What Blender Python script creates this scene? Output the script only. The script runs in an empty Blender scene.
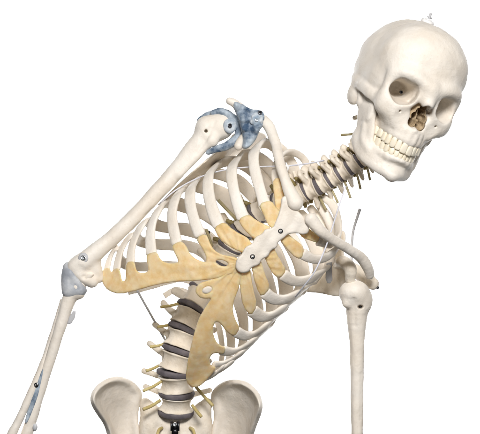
import bpy, math, random
import numpy as np
from mathutils import Matrix, Vector

random.seed(7)
rng = np.random.default_rng(7)
F32 = np.float32
D = 1800.0            # camera distance, in units of 1/700 m
U = 1.0 / 700.0
sc = bpy.context.scene
COL = sc.collection


def W(px, py, d):
    """a point of the place: px,py where it is seen from the camera, d how far it stands towards it"""
    k = (D - d) / D
    return np.array([(px - 240.0) * k, -d, (217.0 - py) * k])


def Ws(pts):
    return [W(*p) for p in pts]


# ------------------------------------------------------------------ materials
def new_mat(name):
    m = bpy.data.materials.new(name)
    m.use_nodes = True
    nt = m.node_tree
    return m, nt, nt.nodes["Principled BSDF"]


def N(nt, kind, **kw):
    n = nt.nodes.new(kind)
    for k, v in kw.items():
        if k in n.inputs:
            n.inputs[k].default_value = v
        else:
            setattr(n, k, v)
    return n


def mottled(name, c0, c1, rough=0.45, scale=30.0, bump=0.15, fine=420.0, sss=0.0, sssr=(1, .6, .35), spot=None, stretch=None):
    m, nt, b = new_mat(name)
    L = nt.links.new
    tc = N(nt, 'ShaderNodeNewGeometry')
    co = tc.outputs['Position']
    if stretch:
        mp = N(nt, 'ShaderNodeMapping')
        mp.inputs['Scale'].default_value = stretch
        L(co, mp.inputs['Vector'])
        co = mp.outputs['Vector']
    n1 = N(nt, 'ShaderNodeTexNoise', Scale=scale, Detail=6.0, Roughness=0.6)
    L(co, n1.inputs['Vector'])
    r = N(nt, 'ShaderNodeValToRGB')
    r.color_ramp.elements[0].position = 0.36
    r.color_ramp.elements[0].color = (*c0, 1)
    r.color_ramp.elements[1].position = 0.66
    r.color_ramp.elements[1].color = (*c1, 1)
    L(n1.outputs['Fac'], r.inputs['Fac'])
    colr = r.outputs['Color']
    n2 = N(nt, 'ShaderNodeTexNoise', Scale=fine, Detail=4.0, Roughness=0.65)
    L(co, n2.inputs['Vector'])
    if spot:
        r2 = N(nt, 'ShaderNodeValToRGB')
        r2.color_ramp.elements[0].position = 0.60
        r2.color_ramp.elements[0].color = (0, 0, 0, 1)
        r2.color_ramp.elements[1].position = 0.74
        r2.color_ramp.elements[1].color = (1, 1, 1, 1)
        L(n2.outputs['Fac'], r2.inputs['Fac'])
        mx = N(nt, 'ShaderNodeMixRGB')
        mx.inputs['Color2'].default_value = (*spot, 1)
        ml = N(nt, 'ShaderNodeMath', operation='MULTIPLY')
        ml.inputs[1].default_value = 0.45
        L(r2.outputs['Color'], ml.inputs[0])
        L(ml.outputs[0], mx.inputs['Fac'])
        L(colr, mx.inputs['Color1'])
        colr = mx.outputs['Color']
    L(colr, b.inputs['Base Color'])
    bp = N(nt, 'ShaderNodeBump', Strength=bump, Distance=0.0012)
    L(n2.outputs['Fac'], bp.inputs['Height'])
    bp2 = N(nt, 'ShaderNodeBump', Strength=bump * 1.2, Distance=0.006)
    n3 = N(nt, 'ShaderNodeTexNoise', Scale=fine * 0.17, Detail=3.0)
    L(co, n3.inputs['Vector'])
    L(n3.outputs['Fac'], bp2.inputs['Height'])
    L(bp.outputs['Normal'], bp2.inputs['Normal'])
    L(bp2.outputs['Normal'], b.inputs['Normal'])
    mr = N(nt, 'ShaderNodeMapRange')
    mr.inputs['To Min'].default_value = rough - 0.08
    mr.inputs['To Max'].default_value = rough + 0.12
    L(n2.outputs['Fac'], mr.inputs['Value'])
    L(mr.outputs['Result'], b.inputs['Roughness'])
    b.inputs['Specular IOR Level'].default_value = 0.25
    if sss:
        b.inputs['Subsurface Weight'].default_value = sss
        b.inputs['Subsurface Radius'].default_value = sssr
        b.inputs['Subsurface Scale'].default_value = 0.006
    return m


M = {}
M['bone'] = mottled('ivory_bone_plastic', (0.78, 0.705, 0.605), (0.86, 0.805, 0.725), 0.46, 22, 0.22, 420, spot=(0.60, 0.50, 0.38))
M['spinebone'] = mottled('tan_bone_plastic', (0.73, 0.645, 0.525), (0.85, 0.785, 0.685), 0.5, 40, 0.4, 300, spot=(0.45, 0.36, 0.24))
M['cartilage'] = mottled('amber_cartilage_plastic', (0.84, 0.61, 0.29), (0.92, 0.77, 0.50), 0.32, 95, 0.3, 190, sss=0.6, sssr=(1.0, 0.5, 0.15))
M['nasalshade'] = mottled('nasal_shade_tan', (0.36, 0.26, 0.15), (0.48, 0.37, 0.235), 0.6, 80, 0.4, 300)  # brown tan chosen to paint the shade inside the nose
M['necknerve'] = mottled('grey_olive_plastic', (0.33, 0.28, 0.15), (0.47, 0.41, 0.25), 0.5, 50, 0.2, 300)
m_ = M['cartilage']
b_ = m_.node_tree.nodes['Principled BSDF']
b_.inputs['Transmission Weight'].default_value = 0.20
b_.inputs['IOR'].default_value = 1.25
M['tooth'] = mottled('cream_tooth_plastic', (0.84, 0.75, 0.57), (0.90, 0.83, 0.69), 0.32, 60, 0.05, 300)
M['disc'] = mottled('dark_grey_rubber', (0.11, 0.098, 0.108), (0.18, 0.16, 0.172), 0.6, 60, 0.25, 400)
M['nerve'] = mottled('olive_yellow_plastic', (0.46, 0.36, 0.14), (0.62, 0.52, 0.25), 0.5, 50, 0.2, 300)
M['blue'] = mottled('slate_blue_rubber', (0.06, 0.105, 0.175), (0.50, 0.57, 0.63), 0.42, 62, 0.3, 240)
M['paleblue'] = mottled('pale_blue_rubber', (0.27, 0.35, 0.43), (0.70, 0.73, 0.75), 0.42, 90, 0.3, 240)
M['olive'] = mottled('dark_olive_plastic', (0.20, 0.155, 0.06), (0.36, 0.29, 0.13), 0.5, 60, 0.2, 300)
M['greycap'] = mottled('grey_blue_translucent_rubber', (0.34, 0.36, 0.395), (0.66, 0.67, 0.675), 0.42, 45, 0.25, 220, sss=0.2, sssr=(1, 1, 1))
M['palegrey'] = mottled('pale_grey_rubber', (0.42, 0.42, 0.43), (0.52, 0.52, 0.53), 0.45, 40, 0.1, 220)
M['cord'] = mottled('white_elastic_cord', (0.66, 0.66, 0.72), (0.74, 0.74, 0.80), 0.5, 200, 0.2, 900)
M['white'] = mottled('white_nylon', (0.76, 0.75, 0.73), (0.82, 0.81, 0.80), 0.35, 40, 0.05, 300)


def metal(name, c, rough):
    m, nt, b = new_mat(name)
    n = N(nt, 'ShaderNodeTexNoise', Scale=300.0, Detail=3.0)
    mr = N(nt, 'ShaderNodeMapRange')
    mr.inputs['To Min'].default_value = rough * 0.8
    mr.inputs['To Max'].default_value = rough * 1.3
    nt.links.new(n.outputs['Fac'], mr.inputs['Value'])
    nt.links.new(mr.outputs['Result'], b.inputs['Roughness'])
    b.inputs['Base Color'].default_value = (*c, 1)
    b.inputs['Metallic'].default_value = 1.0
    return m


M['steel'] = metal('dull_steel', (0.50, 0.50, 0.52), 0.38)
M['bright'] = metal('bright_screw_steel', (0.72, 0.74, 0.76), 0.22)
M['darkmetal'] = metal('dark_metal', (0.06, 0.06, 0.065), 0.35)

# ------------------------------------------------------------------ object helpers
R0 = W(177, 470, 0)
root = bpy.data.objects.new('anatomical_skeleton', None)
COL.objects.link(root)
root.location = Vector(R0 * U)
root['label'] = 'ivory anatomical skeleton model leaning sideways, with amber rib cartilage, before a white backdrop'
root['category'] = 'skeleton model'


def make_mesh(name, v, f, mat, smooth=True):
    me = bpy.data.meshes.new(name)
    me.from_pydata(np.asarray(v).tolist(), [], [list(map(int, q)) for q in f])
    me.materials.append(mat)
    if smooth:
        me.polygons.foreach_set('use_smooth', np.ones(len(me.polygons), bool))
    me.update()
    return me


def link(name, me, parent, mat4=None, label=None):
    o = bpy.data.objects.new(name, me)
    COL.objects.link(o)
    o.parent = parent
    if mat4 is not None:
        o.matrix_local = mat4
    if label:
        o['label'] = label
    return o


def part(name, vf, mat, parent=None, label=None):
    """mesh given in place coordinates, as a child of the skeleton (or of a part without its own transform)"""
    v, f = vf
    v = (np.asarray(v, float) - R0) * U
    return link(name, make_mesh(name, v, f, mat), parent or root, None, label)


def frame_matrix(origin, x, y, z, s):
    """local matrix under the root"""
    o = (np.asarray(origin) - R0) * U
    m = Matrix.Identity(4)
    for i, a in enumerate((x, y, z)):
        for j in range(3):
            m[j][i] = a[j] * s * U
    for j in range(3):
        m[j][3] = o[j]
    return m


def nrm(a):
    a = np.asarray(a, float)
    return a / max(np.linalg.norm(a), 1e-9)


def merge(*vfs):
    V, Fs, n = [], [], 0
    for v, f in vfs:
        V.append(np.asarray(v, float))
        Fs += [tuple(i + n for i in q) for q in f]
        n += len(v)
    return np.vstack(V), Fs


# ------------------------------------------------------------------ distance-field sculpting
def smin(a, b, k):
    if k <= 0:
        return np.minimum(a, b)
    h = np.maximum(k - np.abs(a - b), 0) / k
    return np.minimum(a, b) - h * h * k * 0.25


class Field:
    def __init__(s, lo, hi, h):
        s.lo = np.array(lo, float)
        s.h = h
        s.n = np.ceil((np.array(hi, float) - s.lo) / h).astype(int) + 1
        s.f = np.full(s.n, 30.0, F32)

    def reg(s, lo, hi):
        i0 = np.clip(np.floor((np.asarray(lo) - s.lo) / s.h).astype(int), 0, s.n)
        i1 = np.clip(np.ceil((np.asarray(hi) - s.lo) / s.h).astype(int) + 1, 0, s.n)
        sl = tuple(slice(a, b) for a, b in zip(i0, i1))
        g = [(s.lo[k] + np.arange(i0[k], i1[k]) * s.h).astype(F32) for k in range(3)]
        return sl, g[0][:, None, None], g[1][None, :, None], g[2][None, None, :]

    def op(s, lo, hi, fn, k=0.0, mode='add'):
        m = k + 2 * s.h
        sl, X, Y, Z = s.reg(np.asarray(lo) - m, np.asarray(hi) + m)
        f = s.f[sl]
        if f.size == 0:
            return
        d = fn(X, Y, Z).astype(F32)
        if mode == 'add':
            s.f[sl] = smin(f, d, k)
        elif mode == 'sub':
            s.f[sl] = -smin(-f, d, k)
        elif mode == 'bump':
            s.f[sl] = f - d

    def ell(s, c, r, k=0.0, mode='add', rot=None):
        c = np.asarray(c, float)
        r = np.asarray(r, float)
        e = np.full(3, r.max()) if rot is not None else r

        def fn(X, Y, Z):
            x, y, z = X - c[0], Y - c[1], Z - c[2]
            if rot is not None:
                x, y, z = (rot[0][0] * x + rot[0][1] * y + rot[0][2] * z, rot[1][0] * x + rot[1][1] * y + rot[1][2] * z,
                           rot[2][0] * x + rot[2][1] * y + rot[2][2] * z)
            k0 = np.sqrt((x / r[0]) ** 2 + (y / r[1]) ** 2 + (z / r[2]) ** 2)
            k1 = np.sqrt((x / r[0] ** 2) ** 2 + (y / r[1] ** 2) ** 2 + (z / r[2] ** 2) ** 2) + 1e-6
            return k0 * (k0 - 1) / k1
        s.op(c - e, c + e, fn, k, mode)

    def cap(s, a, b, ra, rb=None, k=0.0, mode='add', n=None, flat=1.0):
        """tapered rod; with n and flat it is squashed along n"""
        a = np.asarray(a, float)
        b = np.asarray(b, float)
        rb = ra if rb is None else rb
        ba = b - a
        l2 = max(ba @ ba, 1e-6)
        rm = max(ra, rb)

        def fn(X, Y, Z):
            x, y, z = X - a[0], Y - a[1], Z - a[2]
            t = np.clip((x * ba[0] + y * ba[1] + z * ba[2]) / l2, 0, 1)
            x, y, z = x - t * ba[0], y - t * ba[1], z - t * ba[2]
            r = ra + (rb - ra) * t
            if n is None:
                return np.sqrt(x * x + y * y + z * z) - r
            vn = x * n[0] + y * n[1] + z * n[2]
            rest = np.maximum(x * x + y * y + z * z - vn * vn, 0)
            w = 1.0 / flat
            q = np.sqrt(rest + (vn * w) ** 2)
            g = np.sqrt(rest + (vn * w * w) ** 2) / (q + 1e-6)
            return (q - r) / np.maximum(g, 1.0)
        s.op(np.minimum(a, b) - rm, np.maximum(a, b) + rm, fn, k, mode)

    def tube(s, pts, radii, k=0.0, mode='add', normals=None, flat=1.0):
        """a smooth tapered tube through pts, added as one body"""
        pts = np.array([np.asarray(p, float) for p in pts])
        n0 = len(pts)
        radii = np.full(n0, float(radii)) if np.isscalar(radii) else np.asarray(radii, float)
        if normals is not None:
            nn = np.array([nrm(q) for q in normals])
            nn = np.repeat(nn, n0, 0) if len(nn) == 1 else np.vstack([nn, nn[-1:]])[:n0]
        if n0 > 2:
            m = 6 * (n0 - 1) + 1
            seg = np.concatenate([[0], np.cumsum(np.linalg.norm(np.diff(pts, axis=0), axis=1))])
            q = np.linspace(0, seg[-1], m)
            radii = np.interp(q, seg, radii)
            if normals is not None:
                nn = np.stack([np.interp(q, seg, nn[:, c]) for c in range(3)], 1)
            pts = catmull(pts, m)
        rm = radii.max()
        mg = k + 2 * s.h
        lo, hi = pts.min(0) - rm - mg, pts.max(0) + rm + mg
        sl, X, Y, Z = s.reg(lo, hi)
        if s.f[sl].size == 0:
            return
        tmp = np.full(s.f[sl].shape, 30.0, F32)
        base = np.array([q.start for q in sl])
        for i in range(len(pts) - 1):
            a, b, ra, rb = pts[i], pts[i + 1], radii[i], radii[i + 1]
            ba = b - a
            l2 = max(ba @ ba, 1e-6)
            s2, X, Y, Z = s.reg(np.minimum(a, b) - max(ra, rb) - mg, np.maximum(a, b) + max(ra, rb) + mg)
            x, y, z = X - a[0], Y - a[1], Z - a[2]
            t = np.clip((x * ba[0] + y * ba[1] + z * ba[2]) / l2, 0, 1)
            x, y, z = x - t * ba[0], y - t * ba[1], z - t * ba[2]
            r = ra + (rb - ra) * t
            if normals is None:
                d = np.sqrt(x * x + y * y + z * z) - r
            else:
                n = nrm(nn[i])
                n = nrm(n - ba * (n @ ba) / l2)
                vn = x * n[0] + y * n[1] + z * n[2]
                rest = np.maximum(x * x + y * y + z * z - vn * vn, 0)
                w = 1.0 / flat
                q = np.sqrt(rest + (vn * w) ** 2)
                g = np.sqrt(rest + (vn * w * w) ** 2) / (q + 1e-6)
                d = (q - r) / np.maximum(g, 1.0)
            l3 = tuple(slice(u.start - o, u.stop - o) for u, o in zip(s2, base))
            tmp[l3] = np.minimum(tmp[l3], d.astype(F32))
        if mode == 'add':
            s.f[sl] = smin(s.f[sl], tmp, k)
        else:
            s.f[sl] = -smin(-s.f[sl], tmp, k)

    def ridge(s, pts, amp, sigma):
        """raise (or groove) the surface along a line"""
        pts = np.asarray(pts, float)
        lo, hi = pts.min(0) - 3 * sigma, pts.max(0) + 3 * sigma

        def fn(X, Y, Z):
            best = None
            for a, b in zip(pts[:-1], pts[1:]):
                ba = b - a
                x, y, z = X - a[0], Y - a[1], Z - a[2]
                t = np.clip((x * ba[0] + y * ba[1] + z * ba[2]) / (ba @ ba), 0, 1)
                q = (x - t * ba[0]) ** 2 + (y - t * ba[1]) ** 2 + (z - t * ba[2]) ** 2
                best = q if best is None else np.minimum(best, q)
            return amp * np.exp(-best / (sigma * sigma))
        s.op(lo, hi, fn, 0, 'bump')

    def lumps(s, amp, scale, seed=0):
        """low uneven relief so that nothing is perfectly regular"""
        g = np.random.default_rng(seed)
        sl, X, Y, Z = s.reg(s.lo, s.lo + s.n * s.h)
        acc = np.zeros(s.f.shape, F32)
        for i in range(7):
            v = g.normal(size=3)
            v = v / np.linalg.norm(v) * (2 * math.pi / scale) * g.uniform(0.6, 1.9)
            acc += np.sin(v[0] * X + v[1] * Y + v[2] * Z + g.uniform(0, 6.28)).astype(F32)
        s.f += acc * (amp / 2.6)

    def mesh(s, smooth=1):
        f = s.f
        f[0], f[-1] = np.maximum(f[0], .1), np.maximum(f[-1], .1)
        f[:, 0], f[:, -1] = np.maximum(f[:, 0], .1), np.maximum(f[:, -1], .1)
        f[:, :, 0], f[:, :, -1] = np.maximum(f[:, :, 0], .1), np.maximum(f[:, :, -1], .1)
        ins = f < 0
        nx, ny, nz = f.shape
        cor = [(i, j, k) for i in (0, 1) for j in (0, 1) for k in (0, 1)]
        any_ = np.zeros((nx - 1, ny - 1, nz - 1), bool)
        all_ = np.ones_like(any_)
        for i, j, k in cor:
            c = ins[i:nx - 1 + i, j:ny - 1 + j, k:nz - 1 + k]
            any_ |= c
            all_ &= c
        mask = any_ & ~all_
        idx = np.argwhere(mask)
        vid = np.full(mask.shape, -1, np.int64)
        vid[mask] = np.arange(len(idx))
        vals = {c: f[idx[:, 0] + c[0], idx[:, 1] + c[1], idx[:, 2] + c[2]] for c in cor}
        acc = np.zeros((len(idx), 3))
        cnt = np.zeros(len(idx))
        for c in cor:
            for ax in range(3):
                if c[ax] == 0:
                    c2 = tuple(1 if q == ax else c[q] for q in range(3))
                    a, b = vals[c], vals[c2]
                    cr = (a < 0) != (b < 0)
                    t = np.where(cr, a / np.where(cr, a - b, 1), 0)
                    p = np.repeat(np.array(c, float)[None], len(idx), 0)
                    p[:, ax] += t
                    acc += p * cr[:, None]
                    cnt += cr
        v = (idx + acc / cnt[:, None]) * s.h + s.lo
        quads = []
        for ax in range(3):
            a1, a2 = (ax + 1) % 3, (ax + 2) % 3
            sa = [slice(None)] * 3
            sb = [slice(None)] * 3
            sa[ax] = slice(0, -1)
            sb[ax] = slice(1, None)
            A, B = ins[tuple(sa)], ins[tuple(sb)]
            e = np.argwhere(A != B)
            e = e[(e[:, a1] > 0) & (e[:, a2] > 0) & (e[:, a1] < f.shape[a1] - 1) & (e[:, a2] < f.shape[a2] - 1)]
            flip = A[e[:, 0], e[:, 1], e[:, 2]]
            q = []
            for o1, o2 in ((1, 1), (0, 1), (0, 0), (1, 0)):
                c = e.copy()
                c[:, a1] -= o1
                c[:, a2] -= o2
                q.append(vid[c[:, 0], c[:, 1], c[:, 2]])
            q = np.stack(q, 1)
            q[~flip] = q[~flip][:, ::-1]
            quads.append(q)
        q = np.vstack(quads)
        for _ in range(smooth):
            a2 = np.zeros_like(v)
            c2 = np.zeros(len(v))
            for i in range(4):
                j = (i + 1) % 4
                for p_, q_ in ((i, j), (j, i)):
                    for ax in range(3):
                        a2[:, ax] += np.bincount(q[:, p_], weights=v[q[:, q_], ax], minlength=len(v))
                    c2 += np.bincount(q[:, p_], minlength=len(v))
            v = v * 0.5 + 0.5 * a2 / c2[:, None]
        return v, q


# ------------------------------------------------------------------ curves and sweeps
def catmull(P, n):
    P = np.asarray(P, float)
    Q = np.vstack([2 * P[0] - P[1], P, 2 * P[-1] - P[-2]])
    seg = np.linalg.norm(np.diff(P, axis=0), axis=1)
    cum = np.concatenate([[0], np.cumsum(seg)])
    out = []
    for s in np.linspace(0, cum[-1], n):
        i = min(np.searchsorted(cum, s, side='right') - 1, len(P) - 2)
        t = (s - cum[i]) / max(seg[i], 1e-6)
        a, b, c, d = Q[i], Q[i + 1], Q[i + 2], Q[i + 3]
        out.append(0.5 * (2 * b + (c - a) * t + (2 * a - 5 * b + 4 * c - d) * t * t + (3 * b - a - 3 * c + d) * t ** 3))
    return np.array(out)


def smooth_pts(P, it=3):
    P = P.copy()
    for _ in range(it):
        P[1:-1] = 0.25 * P[:-2] + 0.5 * P[1:-1] + 0.25 * P[2:]
    return P


def sweep(C, Nn, w, t, sides=12, power=2.4, cap=True):
    """C centreline, Nn face normals, w half widths, t half thicknesses"""
    n = len(C)
    w = np.broadcast_to(w, n).astype(float).copy()
    t = np.broadcast_to(t, n).astype(float).copy()
    T = np.gradient(C, axis=0)
    V = []
    for i in range(n):
        tt = nrm(T[i])
        nn = nrm(Nn[i] - tt * (Nn[i] @ tt))
        bb = np.cross(tt, nn)
        for j in range(sides):
            a = 2 * math.pi * j / sides
            ca, sa = math.cos(a), math.sin(a)
            x = math.copysign(abs(ca) ** (2 / power), ca) * w[i]
            y = math.copysign(abs(sa) ** (2 / power), sa) * t[i]
            V.append(C[i] + bb * x + nn * y)
    F = []
    for i in range(n - 1):
        for j in range(sides):
            k = (j + 1) % sides
            F.append((i * sides + j, i * sides + k, (i + 1) * sides + k, (i + 1) * sides + j))
    if cap:
        F.append(tuple(range(sides))[::-1])
        F.append(tuple((n - 1) * sides + j for j in range(sides)))
    return np.array(V), F


def rod(pts, r, n=None, sides=10, up=(0.3, -1, 0.2)):
    C = catmull(pts, n or max(2, 6 * (len(pts) - 1)))
    m = len(C)
    rr = np.interp(np.linspace(0, 1, m), np.linspace(0, 1, len(r)), r) if not np.isscalar(r) else np.full(m, r)
    return sweep(C, np.repeat(np.array([up], float), m, 0), rr, rr, sides, 2.0)


def disc_solid(c, n, r, h, sides=20, inner=None):
    """short cylinder with a softened rim (a screw head, a washer); inner = socket radius"""
    n = nrm(n)
    a = nrm(np.cross(n, (0.31, 0.2, 0.93)))
    b = np.cross(n, a)
    prof = [(0.0, 0), (r, 0), (r, h * 0.7), (r * 0.86, h)]
    if inner:
        prof += [(inner, h), (inner * 0.9, h * 0.25), (0.0, h * 0.25)]
    else:
        prof += [(0.0, h * 1.05)]
    V, F = [], []
    for rr, hh in prof:
        for j in range(sides):
            th = 2 * math.pi * j / sides
            V.append(np.asarray(c) + n * hh + (a * math.cos(th) + b * math.sin(th)) * max(rr, 1e-3))
    for i in range(len(prof) - 1):
        for j in range(sides):
            k = (j + 1) % sides
            F.append((i * sides + j, i * sides + k, (i + 1) * sides + k, (i + 1) * sides + j))
    return np.array(V), F


def chaikin(P, it=2):
    P = np.asarray(P, float)
    for _ in range(it):
        Q = np.roll(P, -1, 0)
        P = np.stack([0.75 * P + 0.25 * Q, 0.25 * P + 0.75 * Q], 1).reshape(-1, 2)
    return P


def poly_sdf(P, X, Y):
    best = np.full(X.shape, 1e9)
    inside = np.zeros(X.shape, bool)
    for (ax, ay), (bx, by) in zip(P, np.roll(P, -1, 0)):
        ex, ey = bx - ax, by - ay
        t = np.clip(((X - ax) * ex + (Y - ay) * ey) / (ex * ex + ey * ey + 1e-9), 0, 1)
        best = np.minimum(best, (X - ax - t * ex) ** 2 + (Y - ay - t * ey) ** 2)
        c = ((ay > Y) != (by > Y)) & (X < (bx - ax) * (Y - ay) / (by - ay + 1e-12) + ax)
        inside ^= c
    return np.where(inside, -1, 1) * np.sqrt(best)


def plate_field(polys, depth, thick, holes=(), h=0.75, rd=2.0, it=2, pad=6, grooves=None):
    """a curved plate: outline(s) seen from the front, lying on the surface d = depth(px,py), with real thickness"""
    g = 0.5
    allp = np.vstack([np.asarray(p, float) for p in polys])
    x0, y0 = allp.min(0) - pad
    x1, y1 = allp.max(0) + pad
    gx = np.arange(x0, x1 + g, g)
    gy = np.arange(y0, y1 + g, g)
    GX, GY = np.meshgrid(gx, gy, indexing='ij')
    s = None
    for p in polys:
        q = poly_sdf(chaikin(p, it), GX, GY)
        s = q if s is None else smin(s, q, 3.0)
    for p in holes:
        s = np.maximum(s, -poly_sdf(chaikin(p, 2), GX, GY))
    dep = depth(GX, GY)
    if grooves is not None:
        dep = dep + grooves(GX, GY, s)
    dx, dy = np.gradient(dep, g)
    cosf = 1.0 / np.sqrt(1 + dx * dx + dy * dy)
    th = thick(GX, GY, s) if callable(thick) else np.full_like(GX, thick)
    near = s < 6
    dl, dh = dep[near].min() - th.max() - 5, dep[near].max() + th.max() + 5
    ks = [(D - dl) / D, (D - dh) / D]
    xs = [(q - 240) * k for q in (x0, x1) for k in ks]
    zs = [(217 - q) * k for q in (y0, y1) for k in ks]
    fl = Field((min(xs), -dh, min(zs)), (max(xs), -dl, max(zs)), h)

    def fn(X, Y, Z):
        d = -Y
        k = (D - d) / D
        px = 240 + X / k + 0 * Z
        py = 217 - Z / k + 0 * X
        u = np.clip((px - x0) / g, 0, len(gx) - 1.001)
        v = np.clip((py - y0) / g, 0, len(gy) - 1.001)
        i, j = u.astype(int), v.astype(int)
        fu, fv = u - i, v - j

        def smp(A):
            return (A[i, j] * (1 - fu) + A[i + 1, j] * fu) * (1 - fv) + (A[i, j + 1] * (1 - fu) + A[i + 1, j + 1] * fu) * fv
        a = smp(s) + rd
        b = np.abs(d - smp(dep)) * smp(cosf) - smp(th) + rd
        return np.minimum(np.maximum(a, b), 0) + np.sqrt(np.maximum(a, 0) ** 2 + np.maximum(b, 0) ** 2) - rd
    fl.op(fl.lo, fl.lo + fl.n * h, fn)
    return fl


# ------------------------------------------------------------------ the rib cage's shape
CA, SA = math.cos(math.radians(38.5)), math.sin(math.radians(38.5))
KU = [-115, -90, -60, -20, 30, 70, 95, 115, 130, 148]
KRC = [347, 346, 342, 341, 341, 341, 342, 339, 338, 338]
KA = [64, 74, 82, 84, 83, 80, 74, 65, 53, 34]
KDC = [12, 15, 20, 26, 34, 42, 48, 54, 60, 64]
KB = [58, 66, 72, 76, 74, 66, 58, 50, 42, 30]


def ur(px, py):
    return CA * px - SA * py, SA * px + CA * py


def shell(px, py, front=True, lim=0.985):
    u, r = ur(np.asarray(px, float), np.asarray(py, float))
    rc, a, dc, b = (np.interp(u, KU, q) for q in (KRC, KA, KDC, KB))
    x = (r - rc) / a
    x = x / (1 + (np.abs(x) / lim) ** 12) ** (1 / 12.)
    e = (1 - np.abs(x) ** 2.2) ** (1 / 2.2)
    return dc + b * e if front else dc - b * e


def shell_normal(p):
    """outward normal at a place point"""
    d = -p[1]
    k = (D - d) / D
    px, py = 240 + p[0] / k, 217 - p[2] / k
    u, r = ur(px, py)
    rc, a, dc, b = (np.interp(u, KU, q) for q in (KRC, KA, KDC, KB))
    gr, gd = (r - rc) / a ** 2, (d - dc) / b ** 2
    gu = 0.12 * (u - 20) / 110 ** 2
    # image directions: r = (SA, CA down), u = (CA, up SA)
    return nrm((SA * gr + CA * gu, -gd, -CA * gr + SA * gu))


def rib(front, back, w, wb=1.2, special=None):
    if special:
        P = np.array(Ws(special))
    else:
        P = [W(x, y, float(shell(x, y, True))) for x, y in front] + [W(x, y, float(shell(x, y, False))) for x, y in back]
        P = np.array(P)
    C = catmull(P, 90)
    C = smooth_pts(C, 14)
    Nn = np.array([shell_normal(c) for c in C])
    Nn = smooth_pts(Nn, 12)
    s = np.linspace(0, 1, 90)
    w = w * 1.1
    wb = w * (wb if not special else 0.8)
    hw = np.interp(s, [0, 0.05, 0.3, 0.6, 0.92, 1], [w * 1.06, w * 1.02, w, wb, wb, wb * 0.75]) * 0.5
    ht = np.interp(s, [0, 0.1, 0.5, 0.9, 1], [0.36, 0.32, 0.36, 0.46, 0.5]) * w * 0.5 + 0.25
    wob = 1 + 0.05 * np.sin(s * random.uniform(9, 15) + random.uniform(0, 6)) + 0.03 * np.sin(s * 31 + random.uniform(0, 6))
    hw = hw * wob
    hw[0] *= 0.82
    ht[0] *= 0.7
    hw[-1] *= 0.6
    ht[-1] *= 0.6
    return sweep(C, Nn, hw, ht, 14, 2.6)


RIGHT = [
    (None, None, 8.5, [(279, 187, 92), (276, 172, 80), (279, 158, 58), (290, 152, 38), (302, 157, 24), (309, 168, 18)]),
    ([(265, 206), (259, 186), (254, 166), (254, 152)], [(262, 143), (273, 145), (284, 154), (292, 166), (297, 178)], 10),
    ([(243.5, 219), (237, 202), (232, 182), (232, 167)], [(240, 156), (250, 154), (262, 160), (275, 174), (284, 188)], 10.2),
    ([(219.5, 227), (212, 209), (208, 190), (209, 175)], [(218, 164), (229, 161), (244, 164), (259, 175), (270, 189), (276, 197)], 10.2),
    ([(200.5, 236), (194, 220), (190, 203), (190.5, 190)], [(199, 177), (209, 173), (222, 174.5), (238, 181), (250, 193), (259, 206)], 9.8),
    ([(177, 244), (173, 227), (172, 211), (176, 197)], [(186, 186), (196, 185), (210, 189), (226, 197), (238, 208), (246, 220)], 9.4),
    ([(151.5, 255), (150, 238), (152, 223), (159, 209)], [(167, 202), (178, 204), (192, 208.5), (208, 214), (221, 223), (231, 235)], 8.8),
    ([(130.5, 264), (131, 249), (136, 235), (144, 222)], [(150, 222), (158, 226), (170, 228), (188, 229.5), (206, 236), (220, 248)], 7.6),
    ([(116.5, 271), (119, 254), (127, 239), (134, 233)], [(140, 241), (150, 244), (162, 244.5), (182, 245.5), (199, 249), (213, 263)], 6.6),
    ([(106.5, 271), (109, 259), (115, 247), (119, 248)], [(120, 260), (128, 266), (142, 267), (160, 266), (180, 267), (198, 275), (206, 283)], 6.2),
    ([], [(128, 292), (145, 288), (165, 282), (182, 279), (196, 284), (202, 292)], 5.6),
    ([], [(164, 296), (175, 290), (186, 292), (195, 303)], 4.6),
]
LEFT = [
    (None, None, 8.5, [(318, 240, 92), (331, 244, 82), (338, 236, 62), (337.5, 218, 40), (332, 204, 26), (322, 196, 18)]),
    ([(302, 253), (312, 259), (325, 258), (337, 249)], [(339, 244), (334, 233), (328, 218), (318, 203)], 8.4),
    ([(282.5, 274), (292, 281), (305, 281), (318, 275)], [(329, 265), (331, 254), (327, 238), (319, 220), (309, 206)], 9.4),
    ([(264, 292), (272, 299), (284, 300), (297, 294)], [(309, 284), (318, 273), (320, 260), (315, 242), (307, 225), (297, 212)], 9.6),
    ([(251.5, 310), (262, 317.5), (274, 315), (286, 306)], [(297, 296), (303, 283), (301, 264), (292, 243), (279, 226)], 9.6),
    ([(235, 331), (246, 337), (258, 333), (269, 323)], [(279, 313), (286, 300), (285, 279), (277, 256), (266, 237)], 9.2),
    ([(221, 350), (232, 352.5), (245, 347), (256, 338)], [(266, 328), (272, 315), (271, 294), (263, 269), (253, 249)], 8.6),
    ([(213, 364), (222, 364.5), (235, 358), (245, 350)], [(253, 341), (258, 329), (257, 307), (250, 284), (241, 263)], 7.6),
    ([(207, 374), (215, 373.5), (226, 367), (235, 359)], [(241, 349), (244, 336), (243, 318), (237, 298), (230, 276)], 6.4),
    ([(203, 380), (211, 377.5), (219, 371), (226, 364)], [(230, 354), (231, 338), (226, 312), (219, 289)], 5.8),
    ([], [(214, 374), (221, 362), (222, 344), (217, 320), (211, 301)], 5.0),
    ([], [(208, 346), (207, 330), (203, 314)], 4.4),
]
for side, wb in ((RIGHT, 1.5), (LEFT, 1.4)):
    for q in side:
        n_ = side.index(q)
        k_ = (1.1 if n_ > 4 else 1.02) if side is RIGHT else 1.13
        part('rib', rib(q[0], q[1], q[2] * k_, (0.9 if side is LEFT and n_ < 3 else min(wb, 1.2) if side is RIGHT and n_ < 5 else wb) if q[0] else 1.0, q[3] if len(q) > 3 else None), M['bone'])


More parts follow.
